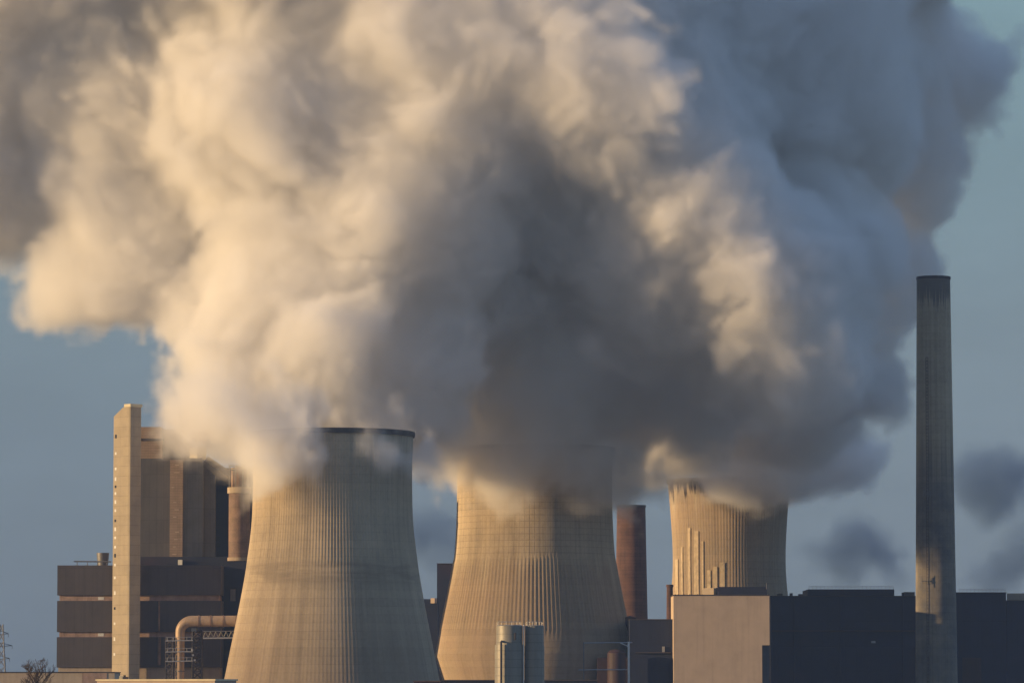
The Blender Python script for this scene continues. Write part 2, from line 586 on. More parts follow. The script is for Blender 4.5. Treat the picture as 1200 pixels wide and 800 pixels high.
# pale repair strips that stand a little proud of the shell
patch_m = paint("repair_render", (0.51, 0.42, 0.30), 0.9, 0.22, 2, 0.35)
for px0, px1, py0, py1 in ((791, 794, 654, 700), (804.5, 807.5, 618, 700), (811.5, 816.5, 622, 700), (797, 799, 640, 700),
                           (826, 830, 668, 700), (833, 837.5, 664, 700), (841, 846, 659, 700), (820, 822, 634, 700)):
    mb = MB()
    cols = 3
    zz0, zz1 = zpx(py1, T3Y - 18), zpx(py0, T3Y - 18)
    pts = []
    for zi in range(9):
        z = zz0 + (zz1 - zz0) * zi / 8
        r = interp(body3, z)
        for ci in range(cols):
            s = max(-0.98, min(0.98, (px0 + (px1 - px0) * ci / (cols - 1) - 854.5) * MPP(T3Y - 15) / r))
            a = -math.acos(s)
            for rr in (r - 0.1, r + 0.42):
                pts.append((x3 + rr * math.cos(a), T3Y + rr * math.sin(a), z))
    idx = lambda zi, ci, o: (zi * cols + ci) * 2 + o
    fs = []
    for zi in range(8):
        for ci in range(cols - 1):
            fs.append((idx(zi, ci, 1), idx(zi, ci + 1, 1), idx(zi + 1, ci + 1, 1), idx(zi + 1, ci, 1)))
            fs.append((idx(zi, ci, 0), idx(zi + 1, ci, 0), idx(zi + 1, ci + 1, 0), idx(zi, ci + 1, 0)))
        fs.append((idx(zi, 0, 0), idx(zi, 0, 1), idx(zi + 1, 0, 1), idx(zi + 1, 0, 0)))
        c_ = cols - 1
        fs.append((idx(zi, c_, 0), idx(zi + 1, c_, 0), idx(zi + 1, c_, 1), idx(zi, c_, 1)))
    for zi in (0, 8):
        for ci in range(cols - 1):
            fs.append((idx(zi, ci, 0), idx(zi, ci + 1, 0), idx(zi, ci + 1, 1), idx(zi, ci, 1)))
    mb.add(pts, fs).build("repair_strip", patch_m, t3)


# ------------------------------------------------------------------ chimneys
def chimney(label, cx0, cx1, y, py_top, hw_top, py_low, hw_low, mat, rim, name="chimney"):
    x = xpx(cx1, y, py_low)
    t = thing(name, label, "chimney", (x, y, 0))
    zt, zl = zpx(py_top, y), zpx(py_low, y)
    rt, rl = hw_top * MPP(y), hw_low * MPP(y)
    rb = rl + (rl - rt) / (zt - zl) * zl
    rows = [(rb + (rt - rb) * q / 20, zt * q / 20) for q in range(21)]
    MB().lathe(x, y, rows + [(rt - 0.5, zt), (rt - 0.5, zt - 14), (0.2, zt - 14), (0.2, 0)], 72).build("shaft", mat, t, smooth=50)
    MB().lathe(x, y, [(rt - 0.52, zt - 0.5), (rt + 0.22, zt - 0.5), (rt + 0.22, zt + 0.45), (rt - 0.52, zt + 0.45)], 72).build("rim", rim, t, smooth=40)
    return t, x, lambda z: rb + (rt - rb) * z / zt


CHY = 1526.0
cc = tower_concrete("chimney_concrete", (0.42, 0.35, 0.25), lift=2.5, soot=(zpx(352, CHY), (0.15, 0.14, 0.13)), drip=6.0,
                    brown=(zpx(570, CHY), zpx(500, CHY), (0.11, 0.11, 0.115), 1.0))  # dark grey layer puts the plume's shade into the concrete colour
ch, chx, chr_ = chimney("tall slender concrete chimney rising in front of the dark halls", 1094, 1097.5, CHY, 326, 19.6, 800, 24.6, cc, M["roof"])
a_l = R(-118)                                            # cable ladder on the face towards the camera
for nm, py0, py1, w in (("ladder", 420, 810, 0.16),):
    mb = MB()
    for off in (-0.35, 0.35):
        mb.tube([(chx + (chr_(z) + 0.35) * math.cos(a_l) + off, CHY + (chr_(z) + 0.35) * math.sin(a_l), z) for z in (zpx(py1, CHY), zpx(620, CHY), zpx(py0, CHY))], 0.07, 6)
    z = zpx(py1, CHY)
    while z < zpx(py0, CHY):
        c_ = Vector((chx + (chr_(z) + 0.35) * math.cos(a_l), CHY + (chr_(z) + 0.35) * math.sin(a_l), z))
        mb.tube([c_ + Vector((-0.35, 0, 0)), c_ + Vector((0.35, 0, 0))], 0.06, 5)
        z += 1.2
    mb.build("ladder", M["roof"], ch)
for py, arm in ((681, 1.9), (580, 1.1), (760, 1.1)):
    z = zpx(py, CHY)
    c_ = Vector((chx + (chr_(z) + 0.6) * math.cos(a_l), CHY + (chr_(z) + 0.6) * math.sin(a_l), z))
    mb = MB()
    mb.tube([c_ + Vector((-arm, 0, 0)), c_ + Vector((arm, 0, 0))], 0.13, 6)
    mb.tube([c_ + Vector((0, 0.5, 0)), c_ + Vector((0, -1.0, 0))], 0.13, 6)
    for dx in (-arm, -arm * 0.45, arm * 0.45, arm):
        mb.tube([c_ + Vector((dx, -0.2, -1.0)), c_ + Vector((dx, -0.2, 1.2))], 0.11, 6)
    mb.tube([c_ + Vector((0, -0.8, -1.9)), c_ + Vector((0, -0.8, 2.1))], 0.11, 6)
    mb.build("antenna", M["grey_metal"], ch)

bc_, bx, br = chimney("red brick chimney standing just behind the gridded cooling tower", 739, 740, 1760, 593, 16.6, 725, 19, M["brick"], M["roof"], "brick_chimney")
sc_, sx_, sr_ = chimney("short brick chimney stub peeping out beside the tan building", 785, 785, 1640, 686, 3.6, 725, 4.0, M["brick"], M["brick"], "brick_chimney")


# ------------------------------------------------------------------ stair tower (left)
SY = 1410.0
st_c = P(152, 640, SY)
yaw = R(48)
L1, L2 = 22 * MPP(SY) / math.cos(yaw), 11.5 * MPP(SY) / math.sin(yaw)
d1, d2 = Vector((-math.cos(yaw), math.sin(yaw), 0)), Vector((math.sin(yaw), math.cos(yaw), 0))
stt = thing("stair_tower", "tall narrow sunlit stair tower with a slanted top, at the left end of the plant", "stair tower", (st_c.x, SY, 0))
z_s, z_f = zpx(486.5, SY), zpx(476.5, SY)
face = [(0, 0), (L1, 0), (L1, z_s), (L1 * 0.46, z_f), (0, z_f)]
ring0 = [Vector((st_c.x, SY, 0)) + d1 * a + Vector((0, 0, z)) for a, z in face]
MB().prism(ring0, [p + d2 * L2 for p in ring0]).build("wall", M["stair"], stt)
cap0 = [Vector((st_c.x, SY, z)) + d1 * a + d2 * b for z in (z_f,) for a, b in ((-0.25, -0.25), (L1 * 0.36, -0.25), (L1 * 0.36, L2 + 0.3), (-0.25, L2 + 0.3))]
MB().prism([p + Vector((0, 0, 0.003)) for p in cap0], [p + Vector((0, 0, 1.0)) for p in cap0]).build("roof_cap", M["cream"], stt)
for i, py in enumerate((510, 530, 548, 560, 569, 577, 587, 597, 609, 619, 629, 640, 650, 661, 676, 694, 712, 730, 748, 766)):
    c_ = Vector((st_c.x, SY, zpx(py, SY))) + d1 * (L1 * 0.86) - d2 * 0.06
    mb = MB()
    w_, h_ = 0.42, 0.42 if i % 3 else 0.6
    q = [c_ + d1 * a + Vector((0, 0, b)) for a, b in ((-w_, -h_), (w_, -h_), (w_, h_), (-w_, h_))]
    mb.prism(q, [p + d2 * 0.1 for p in q])
    wnd = mb.build("window", M["white"] if i % 4 else M["glass"], stt)


# ------------------------------------------------------------------ coal bunker with three dark storeys
BY = 1421.0
bk = thing("bunker_building", "low dark building in three windowless storeys parted by pale bands, behind the stair tower", "building", (xpx(163, BY), BY, 0))
x0, x1 = xpx(67, BY), xpx(259, BY)
for py0, py1 in ((662, 697), (703.5, 740), (746, 781.5)):
    MB().box(x0, x1, BY, BY + 17, zpx(py1, BY), zpx(py0, BY)).build("cladding", M["dark_clad"], bk)
for py0, py1 in ((697, 703.5), (740, 746)):
    MB().box(x0 + 0.7, x1 - 0.7, BY + 0.7, BY + 16.3, zpx(py1, BY) + 0.004, zpx(py0, BY) - 0.004).build("band", M["band"], bk)
MB().box(x0 + 0.5, x1 - 0.3, BY + 0.5, BY + 16.3, 0, zpx(781.5, BY) - 0.004).build("base", M["beige"], bk)
for py0, py1 in ((699, 702.5), (741.5, 745)):
    mb = MB(); pbox(mb, 115, 121.5, py0, py1, BY + 0.62, 0.06); mb.build("vent", M["white"], bk)
mb = MB()                                                 # rainwater pipe with brackets
mb.tube([(xpx(186.5, BY), BY - 0.3, zpx(704, BY)), (xpx(186.5, BY), BY - 0.3, zpx(739, BY))], 0.32, 8)
mb.tube([(xpx(187, BY), BY - 0.3, zpx(746.5, BY)), (xpx(187, BY), BY - 0.3, zpx(779, BY))], 0.5, 8)
mb.build("downpipe", M["rust"], bk)
mb = MB()                                                 # roof rail
for px in (89, 101, 113, 124):
    mb.tube([(xpx(px, BY, 660), BY + 4, zpx(662.5, BY)), (xpx(px, BY, 660), BY + 4, zpx(657, BY))], 0.14, 6)
mb.tube([(xpx(85, BY, 660), BY + 4, zpx(657, BY)), (xpx(129, BY, 660), BY + 4, zpx(657.4, BY))], 0.24, 6)
mb.build("railing", M["grey_metal"], bk)
ty = BY + 9
xt = xpx(120.5, ty, 655)
MB().lathe(xt, ty, [(6 * MPP(ty), zpx(662, BY) - 0.05), (7.4 * MPP(ty), zpx(647.5, ty)), (6.9 * MPP(ty), zpx(647.5, ty)), (5.4 * MPP(ty), zpx(650, ty)), (0.2, zpx(650, ty)), (0.2, zpx(662, BY) - 0.05)], 28)
drum = MB().lathe(xt, ty, [(6 * MPP(ty), zpx(662, BY) + 0.01), (7.4 * MPP(ty), zpx(647.5, ty)), (6.8 * MPP(ty), zpx(647.5, ty)), (5.4 * MPP(ty), zpx(650, ty)), (0.2, zpx(650, ty)), (0.2, zpx(662, BY) + 0.01)], 28)
tag(drum.build("roof_tank", M["grey_metal"], smooth=40), "small dark tub-shaped tank on the roof of the three-storey bunker building", "tank")

# darker annex right of the bunker, in shade
ax = thing("annex_building", "dark annex in shade between the bunker building and the largest cooling tower", "building", (xpx(275, BY + 14), BY + 14, 0))
mb = MB(); pbox(mb, 259.6, 296, 657, 790, BY + 14, 6, 0); mb.build("wall", M["shade_navy_clad"], ax)
mb = MB(); pbox(mb, 270, 276, 690, 704, BY + 13.7, 0.35); mb.build("door", M["grey_metal"], ax)


# ------------------------------------------------------------------ boiler house behind the bunker
HY = 1530.0
bh = thing("boiler_house", "high boiler house of stepped grey walls with one tan louvred strip, behind the stair tower", "building", (xpx(215, HY), HY, 0))


def part(name, mat, spec, parent=bh):
    mb = MB()
    for s in spec:
        pbox(mb, *s)
    return mb.build(name, mat, parent)


part("main_wall", M["slate_clad"], [(160, 199, 537, 662, HY, 40, 0)])
part("louvre_strip", M["louvre"], [(199, 214, 537, 657, HY - 3.0, 42, 0)])
part("bay_wall", M["column"], [(214, 237.5, 538, 662, HY - 1.2, 41, 0)])
part("set_back_wall", M["column"], [(237.5, 252, 541, 662, HY + 3.0, 37, 0)])
part("recess_wall", M["shade_navy_clad"], [(252, 300, 548, 664, HY + 7.0, 33, 0)])
part("penthouse", M["louvre"], [(160, 190, 516, 537, HY + 2.0, 22, zpx(537, HY))])
part("penthouse_top", M["louvre"], [(160, 189, 500, 513.5, HY + 2.4, 21, None)])
part("penthouse_ledge", M["roof"], [(160, 191, 513.5, 516.0, HY + 1.6, 22, None)])
part("roof_block", M["slate_clad"], [(190, 222, 503, 537, HY + 5.0, 20, zpx(537, HY))])
c_ = P(231, 531, HY)
MB().obox((c_.x, HY + 4, 0), 4.4, 4.0, zpx(538, HY) - 0.02, zpx(523.5, HY), R(-48)).build("stair_head", M["cream"], bh)
part("roof_parapet", M["roof"], [(191, 237, 536.4, 538.2, HY - 3.3, 0.25, None)])
part("foot_wall", M["shade_navy_clad"], [(165, 300, 652, 664, HY - 4.6, 1.2, 0)])
part("lamp_box", M["white"], [(208.5, 213.5, 655.5, 661.5, HY - 6.0, 1.2, None)])
z = zpx(650, HY)
rng = random.Random(3)
while z < zpx(545, HY):
    if rng.random() < 0.75:
        a = rng.uniform(200, 206)
        MB().box(xpx(a, HY, 600), xpx(a + rng.uniform(3, 7), HY, 600), HY - 3.12, HY - 3.0, z, z + 0.32).build("louvre_blade", M["tan"], bh)
    z += 2.6
part("window_row", M["glass"], [(251.8 + 0 * k, 258, 620 + 8 * k, 625 + 8 * k, HY + 2.9 + 4.0, 0.08) for k in range(3)])
mb = MB()                                                 # sloping conveyor gallery under the steam
p0, p1 = P(240, 540, HY + 2), P(272, 562, HY + 2)
mb.tube([p0, p1], 2.1, 4)
mb.build("conveyor_gallery", M["dark_clad"], bh)

sv = thing("scrubber_column", "round rusty scrubber column with a pale collar, between boiler house and largest cooling tower", "process column", (xpx(280.5, HY - 6), HY - 6, 0))
vy = HY - 6
vx, vr = xpx(280.5, vy, 610), 12.5 * MPP(vy)
MB().lathe(vx, vy, [(vr, 0), (vr, zpx(578, vy)), (0.2, zpx(578, vy)), (0.2, 0)], 48).build("drum", M["rust"], sv, smooth=40)
MB().lathe(vx, vy, [(vr + 0.5, zpx(578, vy) + 0.003), (vr + 0.5, zpx(571, vy)), (0.2, zpx(571, vy)), (0.2, zpx(578, vy) + 0.003)], 48).build("collar", M["beige"], sv, smooth=40)
MB().lathe(vx, vy, [(vr - 0.7, zpx(571, vy) + 0.003), (vr - 0.7, zpx(548, vy)), (0.2, zpx(546, vy)), (0.2, zpx(571, vy) + 0.003)], 48).build("head", M["rust"], sv, smooth=40)
MB().lathe(vx, vy, [(vr + 0.35, zpx(657, vy)), (vr + 0.35, zpx(653, vy)), (vr - 0.1, zpx(653, vy)), (vr - 0.1, zpx(657, vy))], 48).build("foot_ring", M["beige"], sv, smooth=40)
mb = MB()
for q in (-0.9, -0.3, 0.35, 0.85):
    mb.tube([(vx + q * vr, vy - vr * 0.72, zpx(571, vy)), (vx + q * vr, vy - vr * 0.72, zpx(545, vy))], 0.22, 6)
mb.tube([(vx - vr, vy - vr * 0.72, zpx(551, vy)), (vx + vr, vy - vr * 0.72, zpx(551, vy))], 0.2, 6)
mb.tube([(vx - vr, vy - vr * 0.72, zpx(546, vy)), (vx + vr, vy - vr * 0.72, zpx(546, vy))], 0.2, 6)
mb.build("access_frame", M["grey_metal"], sv)


# ------------------------------------------------------------------ flue pipe, its frames
PY_ = 1404.0
fp = thing("flue_pipe", "fat tan pipe elbow running into the largest cooling tower and bending down to the ground", "pipe", (xpx(211, PY_), PY_, 0))
rp = 6.4 * MPP(PY_)
c_ = P(224.5, 741, PY_)
br_ = 13.5 * MPP(PY_)
path = [P(318, 727.2, PY_), P(290, 727.3, PY_), P(262, 727.4, PY_), P(240, 727.5, PY_)]
for q in range(0, 10):
    a = math.pi / 2 + (math.pi / 2) * q / 9
    path.append(Vector((c_.x + br_ * math.cos(a), PY_, c_.z + br_ * math.sin(a))))
path += [Vector((c_.x - br_, PY_, zpx(770, PY_))), Vector((c_.x - br_, PY_, 0))]
MB().tube(path, [rp] * 4 + [rp - 0.03 * q for q in range(10)] + [rp - 0.32] * 2, 24).build("pipe", M["pipe"], fp, smooth=40)
for px in (291, 277, 262, 247, 233):
    MB().tube([P(px - 0.7, 727.4, PY_), P(px + 0.7, 727.4, PY_)], rp + 0.14, 24).build("flange", M["rust"], fp, smooth=40)
for py in (750, 763, 774, 786):
    MB().tube([Vector((c_.x - br_, PY_, zpx(py - 0.6, PY_))), Vector((c_.x - br_, PY_, zpx(py + 0.6, PY_)))], rp - 0.12, 24).build("flange", M["grey_metal"], fp, smooth=40)


def lattice(mb, x0, x1, y0, y1, z0, z1, bays, r=0.16):
    cs = [(x0, y0), (x1, y0), (x1, y1), (x0, y1)]
    for x, y in cs:
        mb.tube([(x, y, z0), (x, y, z1)], r, 5)
    for b in range(bays):
        za, zb = z0 + (z1 - z0) * b / bays, z0 + (z1 - z0) * (b + 1) / bays
        for i in range(4):
            (xa, ya), (xb, yb) = cs[i], cs[(i + 1) % 4]
            mb.tube([(xa, ya, za), (xb, yb, zb)], r * 0.7, 4)
            mb.tube([(xb, yb, za), (xa, ya, zb)], r * 0.7, 4)
            mb.tube([(xa, ya, zb), (xb, yb, zb)], r * 0.7, 4)


f1 = thing("lattice_post", "dark lattice post with bright rails standing around the lower end of the tan pipe", "steel frame", (xpx(200, PY_), PY_, 0))
mb = MB(); lattice(mb, xpx(195, PY_), xpx(203.5, PY_), PY_ - 1.5, PY_ + 2.5, 0, zpx(747, PY_), 16); mb.build("post", M["dark_clad"], f1)
for py in (750, 763, 774):
    mb = MB()
    yy = PY_ - 3.2
    mb.tube([P(194, py + 0.6, yy), P(226, py, yy)], 0.2, 6)
    for px in (196, 203, 219, 225):
        mb.tube([P(px, py, yy), P(px, py - 3.6, yy)], 0.08, 5)
    mb.tube([P(194, py - 3.6, yy), P(226, py - 4, yy)], 0.07, 5)
    mb.build("walkway_rail", M["galv"], f1)
f2 = thing("lattice_mast", "thick dark lattice mast carrying the truss under the tan pipe", "steel frame", (xpx(231, PY_ + 5), PY_ + 5, 0))
mb = MB(); lattice(mb, xpx(226.5, PY_ + 5), xpx(237, PY_ + 5), PY_ + 3, PY_ + 7, 0, zpx(738, PY_), 18, 0.24); mb.build("mast", M["dark_clad"], f2)
mb = MB(); mb.box(xpx(224.5, PY_ + 2), xpx(230, PY_ + 2), PY_ + 1.5, PY_ + 2.6, zpx(739, PY_), zpx(735.5, PY_)); mb.build("junction_box", M["galv"], f2)
for px, py in ((225, 766), (227, 772), (224, 760)):
    mb = MB(); pbox(mb, px, px + 2.2, py, py + 2.2, PY_ + 2.4, 0.5); mb.build("work_lamp", M["white"], f2)
f3 = thing("truss_bridge", "slim lattice truss hung beneath the horizontal run of the tan pipe", "truss", (xpx(258, PY_), PY_, zpx(747, PY_)))
mb = MB()
for yy in (PY_ - 1.4, PY_ + 1.4):
    for py in (739.5, 746.8):
        mb.tube([P(238, py, yy), P(285, py - 0.6, yy)], 0.16, 5)
    px = 238
    while px < 283:
        mb.tube([P(px, 746.8, yy), P(px + 3, 739.5, yy)], 0.1, 4)
        mb.tube([P(px + 3, 739.5, yy), P(px + 6, 746.8, yy)], 0.1, 4)
        px += 6
mb.build("lattice_girder", M["grey_metal"], f3)
MB().tube([P(238, 747.6, PY_ - 1.9), P(285, 747.0, PY_ - 1.9)], 0.22, 6).build("handrail", M["galv"], f3)


# ------------------------------------------------------------------ low foreground halls (left)
LY = 1260.0
lh = thing("low_hall", "long low pale hall at the bottom left, below the three-storey bunker building", "building", (xpx(60, LY), LY, 0))
mb = MB(); mb.box(xpx(-60, LY), xpx(135, LY), LY, LY + 18, 0, zpx(787.5, LY)); mb.build("wall", M["beige"], lh)
mb = MB(); mb.box(xpx(-60, LY) - 0.2, xpx(135, LY) + 0.2, LY - 0.25, LY + 18.2, zpx(787.5, LY) + 0.003, zpx(786.6, LY)); mb.build("roof_edge", M["roof"], lh)
mb = MB(); mb.box(xpx(97, LY), xpx(126, LY), LY - 0.12, LY - 0.003, zpx(830, LY), zpx(788, LY)); mb.build("rust_panel", M["band"], lh)
FY = 1190.0
yl = thing("yellow_hall", "low hall with a bright yellow sunlit parapet at the foot of the largest cooling tower", "building", (xpx(192, FY), FY, 0))
cxy = xpx(193, FY, 798)
wl_ = 144 * MPP(FY)
a_ = R(-28)
mb = MB(); mb.obox((cxy, FY + 6, 0), wl_ / math.cos(a_), 11, 0, zpx(797.2, FY), a_); mb.build("wall", M["tan"], yl)
mb = MB(); mb.obox((cxy, FY + 6, 0), wl_ / math.cos(a_) + 0.7, 11.7, zpx(797.2, FY) + 0.003, zpx(795.2, FY), a_); mb.build("parapet", M["cream"], yl)
mb = MB(); pbox(mb, 139.5, 143.5, 791.5, 796, FY + 14, 1.2); tag(mb.build("roof_light", M["cream"]), "tiny cream roof light on the yellow parapet, beside a dark vent hood", "roof light")
vb = MB(); pbox(vb, 144, 150, 792.5, 796.2, FY + 13, 1.5); vb.tube([P(146, 792.5, FY + 13.7), P(146, 790.5, FY + 13.7)], 0.35, 8)
tag(vb.build("roof_vent", M["roof"]), "dark vent hood with a short stub on the yellow-edged hall's roof", "vent")


# ------------------------------------------------------------------ blocks between and right of the towers
KY = 1800.0
k1 = thing("bunker_block", "tall dark windowless block half hidden by the gridded cooling tower's left edge", "building", (xpx(530, KY), KY, 0))
mb = MB(); pbox(mb, 512, 560, 660.5, 800, KY, 40, 0); mb.build("wall", M["shade_navy_clad"], k1)
mb = MB(); pbox(mb, 511.6, 560.4, 659.6, 660.3, KY - 0.3, 40.6); mb.build("roof_edge", M["roof"], k1)
k2 = thing("low_block", "lower dark block with one small lit hatch, in the gap beside the largest cooling tower", "building", (xpx(500, KY - 30), KY - 30, 0))
mb = MB(); pbox(mb, 470, 513, 701.5, 800, KY - 30, 25, 0); mb.build("wall", M["shade_navy_clad"], k2)
mb = MB(); mb.obox((xpx(508.5, KY - 28, 703), KY - 31, 0), 2.0, 1.6, zpx(706.5, KY - 30), zpx(700.5, KY - 30), R(-35)); mb.build("hatch", M["tan"], k2)

GY = 1160.0
sr1 = 16.6 * MPP(GY)
g1x = xpx(596.5, GY, 760)
s1 = thing("silo", "grey sheet-metal silo with its left side sunlit and a slim pipe down it", "silo", (g1x, GY, 0), "silos before the gridded tower")
MB().lathe(g1x, GY, [(sr1, 0), (sr1, zpx(755, GY)), (0.2, zpx(755, GY)), (0.2, 0)], 64).build("drum", M["silo"], s1, smooth=40)
MB().lathe(g1x + 0.1, GY, [(sr1 - 0.28, zpx(755, GY) + 0.003), (sr1 - 0.28, zpx(733, GY)), (sr1 - 0.6, zpx(732, GY)), (0.2, zpx(731.6, GY)), (0.2, zpx(755, GY) + 0.003)], 64).build("head", M["silo"], s1, smooth=40)
MB().tube([P(587.2, 830, GY - sr1 - 0.4), P(587.2, 752, GY - sr1 - 0.4), P(588.2, 751, GY - sr1 + 0.6)], 0.34, 10).build("pipe", M["dark_clad"], s1, smooth=40)
mb = MB(); mb.tube([P(603.8, 741, GY - sr1 * 0.93), P(603.8, 749, GY - sr1 * 0.93)], 0.22, 6); mb.build("hatch", M["roof"], s1)
g2x = xpx(626.3, GY, 760)
sr2 = 11.6 * MPP(GY)
s2 = thing("silo", "narrower grey silo in shade at the right side of the sunlit silo", "silo", (g2x, GY + 1.0, 0), "silos before the gridded tower")
MB().lathe(g2x, GY + 1, [(sr2, 0), (sr2, zpx(756, GY)), (0.2, zpx(756, GY)), (0.2, 0)], 56).build("drum", M["silo"], s2, smooth=40)
MB().lathe(g2x, GY + 1, [(sr2 - 0.12, zpx(756, GY) + 0.003), (sr2 - 0.12, zpx(733, GY)), (sr2 - 0.45, zpx(732.2, GY)), (0.2, zpx(732, GY)), (0.2, zpx(756, GY) + 0.003)], 56).build("head", M["silo"], s2, smooth=40)
MB().tube([P(613.6, 830, GY - 1.5), P(613.6, 731.5, GY - 1.5)], 0.13, 8).build("vent_pipe", M["white"], s2, smooth=40)

for sx_c, sy_c, sr_c, own in ((g1x, GY, sr1, s1), (g2x, GY + 1, sr2, s2)):      # stiffening rings
    for py in (766, 779, 792):
        MB().lathe(sx_c, sy_c, [(sr_c - 0.05, zpx(py + 0.5, GY)), (sr_c + 0.07, zpx(py + 0.5, GY)), (sr_c + 0.07, zpx(py - 0.5, GY)), (sr_c - 0.05, zpx(py - 0.5, GY))], 56).build("ring", M["silo"], own, smooth=40)
for sx_c, sy_c, sr_c, own in ((g1x, GY, sr1 - 0.6, s1), (g2x, GY + 1, sr2 - 0.5, s2)):
    mb = MB()
    for q in range(14):
        a = 2 * math.pi * q / 14
        mb.tube([(sx_c + sr_c * math.cos(a), sy_c + sr_c * math.sin(a), zpx(732.2, GY)), (sx_c + sr_c * math.cos(a), sy_c + sr_c * math.sin(a), zpx(728.2, GY))], 0.04, 4)
    rail = [Vector((sx_c + sr_c * math.cos(2 * math.pi * q / 28), sy_c + sr_c * math.sin(2 * math.pi * q / 28), zpx(728.2, GY))) for q in range(29)]
    mb.tube(rail, 0.05, 4)
    mb.build("railing", M["galv"], own)

# low dark roof along the bottom edge
DY = 1290.0
dh = thing("dark_roof_hall", "low hall with a dark blue roof edge along the foot of the gridded cooling tower", "building", (xpx(640, DY), DY, 0))
mb = MB(); pbox(mb, 517, 700, 797.6, 830, DY, 20, 0); mb.build("wall", M["shade_navy_clad"], dh)
mb = MB(); pbox(mb, 516, 701, 796, 797.4, DY - 0.4, 20.8); mb.build("roof_edge", M["roof"], dh)
rh = thing("red_roof_hall", "low shed with a dull red roof edge at the foot of the largest cooling tower", "building", (xpx(500, DY - 20), DY - 20, 0))
mb = MB(); pbox(mb, 485, 516, 798.4, 830, DY - 20, 14, 0); mb.build("wall", M["red_clad"], rh)
mb = MB(); pbox(mb, 484, 516.4, 797.2, 798.2, DY - 20.4, 14.8); mb.build("roof_edge", M["brick"], rh)

# dark hall with red ducts, between gridded tower and tan building
QY = 1508.0
qh = thing("machine_hall", "dark hall with a stepped roof between the gridded cooling tower and the tan building", "building", (xpx(760, QY), QY, 0))
mb = MB(); pbox(mb, 738, 788.6, 726, 830, QY, 26, 0); mb.build("wall", M["shade_navy_clad"], qh)
mb = MB(); pbox(mb, 737.6, 788.8, 724.9, 725.9, QY - 0.3, 26.6); mb.build("roof_edge", M["roof"], qh)
mb = MB(); pbox(mb, 700, 737.9, 770, 830, QY + 4, 20, 0); mb.build("side_wing", M["red_clad"], qh)
mb = MB(); pbox(mb, 776, 779, 757, 764.5, QY - 0.5, 0.45); mb.build("wall_light", M["galv"], qh)
mb = MB(); pbox(mb, 745, 786, 763.5, 764.8, QY - 0.9, 0.85); mb.build("ledge", M["roof"], qh)
dy_ = QY + 30
dp = thing("duct", "dull red hooped duct bulging up beside the dark hall at the gridded tower's shaded foot", "duct", (xpx(728, dy_), dy_, 0))
mb = MB()
arc = [P(724 + 14 * (1 - math.cos(a)), 800 - 0 - 70 * math.sin(a) if False else 768 - 40 * math.sin(a), dy_) for a in [math.pi * q / 16 for q in range(17)]]
mb.tube([Vector((arc[0].x, dy_, 0))] + arc + [Vector((arc[-1].x, dy_, 0))], 7.0 * MPP(dy_), 20)
mb.build("pipe", M["red_clad"], dp, smooth=40)
rt_ = MB()
ry = QY + 2
rx = xpx(722, ry, 780)
rt_.lathe(rx, ry - 8, [(3.2, 0), (3.2, zpx(765, ry)), (2.4, zpx(762, ry)), (0.2, zpx(760.5, ry)), (0.2, 0)], 36)
tag(rt_.build("red_tank", M["red_clad"], smooth=40), "dull red round tank behind the white pipe rack", "tank")
wy = 1455.0
pr = thing("pipe_rack", "thin white steel rack of one post and long rails, lit against the dark hall", "pipe rack", (xpx(736.5, wy), wy, 0))
MB().tube([(xpx(736.6, wy, 770), wy, 0), P(736.6, 751.5, wy)], 0.34, 6).build("post", M["white"], pr)
for py, px0 in ((752.4, 684), (784, 678)):
    MB().tube([P(px0, py + 0.4, wy + 0.6), P(741 if py < 760 else 736, py, wy + 0.6)], 0.2, 6).build("rail", M["galv"], pr)
MB().tube([P(727, 752.8, wy), P(736.4, 757, wy)], 0.16, 6).build("brace", M["white"], pr)
MB().tube([(xpx(684, wy, 770), wy + 0.6, 0), P(684, 752, wy + 0.6)], 0.2, 6).build("post", M["grey_metal"], pr)


# ------------------------------------------------------------------ tan building
AY = 1500.0
ta = thing("tan_building", "broad plain tan building in front of the smallest cooling tower", "building", (xpx(845, AY), AY, 0))
xl, xr = xpx(789.3, AY, 740), xpx(901.8, AY, 740)
xn = xpx(893.2, AY, 780)
zt, zn = zpx(697.6, AY), zpx(755.5, AY)
DPT = 24.0
f_ = [(xl, 0), (xn, 0), (xn, zn), (xr, zn), (xr, zt), (xl, zt)]
MB().prism([(x, AY, z) for x, z in f_], [(x, AY + DPT, z) for x, z in f_]).build("wall", M["tan"], ta)
mb = MB(); mb.box(xn + 0.003, xr - 0.05, AY + 1.2, AY + DPT - 1, 0, zn - 0.003); mb.build("door_recess", M["slate_clad"], ta)
mb = MB()
mb.box(xl - 0.12, xr + 0.12, AY - 0.12, AY + 0.5, zt + 0.003, zt + 0.38)
mb.box(xl - 0.12, xl + 0.5, AY + 0.503, AY + DPT, zt + 0.003, zt + 0.38)
mb.build("roof_edge", M["roof"], ta)
mb = MB(); pbox(mb, 841.5, 899, 687.2, 698, AY + 4, 16, zt + 0.003); mb.build("roof_house", M["shade_navy_clad"], ta)
mb = MB(); mb.obox((xpx(833.5, AY + 7), AY + 9, 0), 4.2, 4.0, zt + 0.003, zpx(688.5, AY + 6), R(-30)); mb.build("roof_hatch", M["beige"], ta)
MB().tube([P(898.4, 690, AY + 3.6), P(898.4, 682.5, AY + 3.6)], 0.12, 6).build("aerial", M["grey_metal"], ta)
rng = random.Random(5)
px = 791
while px < 825:                                          # small fittings along the roof edge
    w = rng.uniform(0.6, 1.6)
    mb = MB(); pbox(mb, px, px + w, 697.2 - rng.uniform(0.6, 1.6), 697.7, AY + 0.6, 0.5, zt + 0.3); mb.build("roof_fitting", M["rust"], ta)
    px += w + rng.uniform(0.6, 2.4)


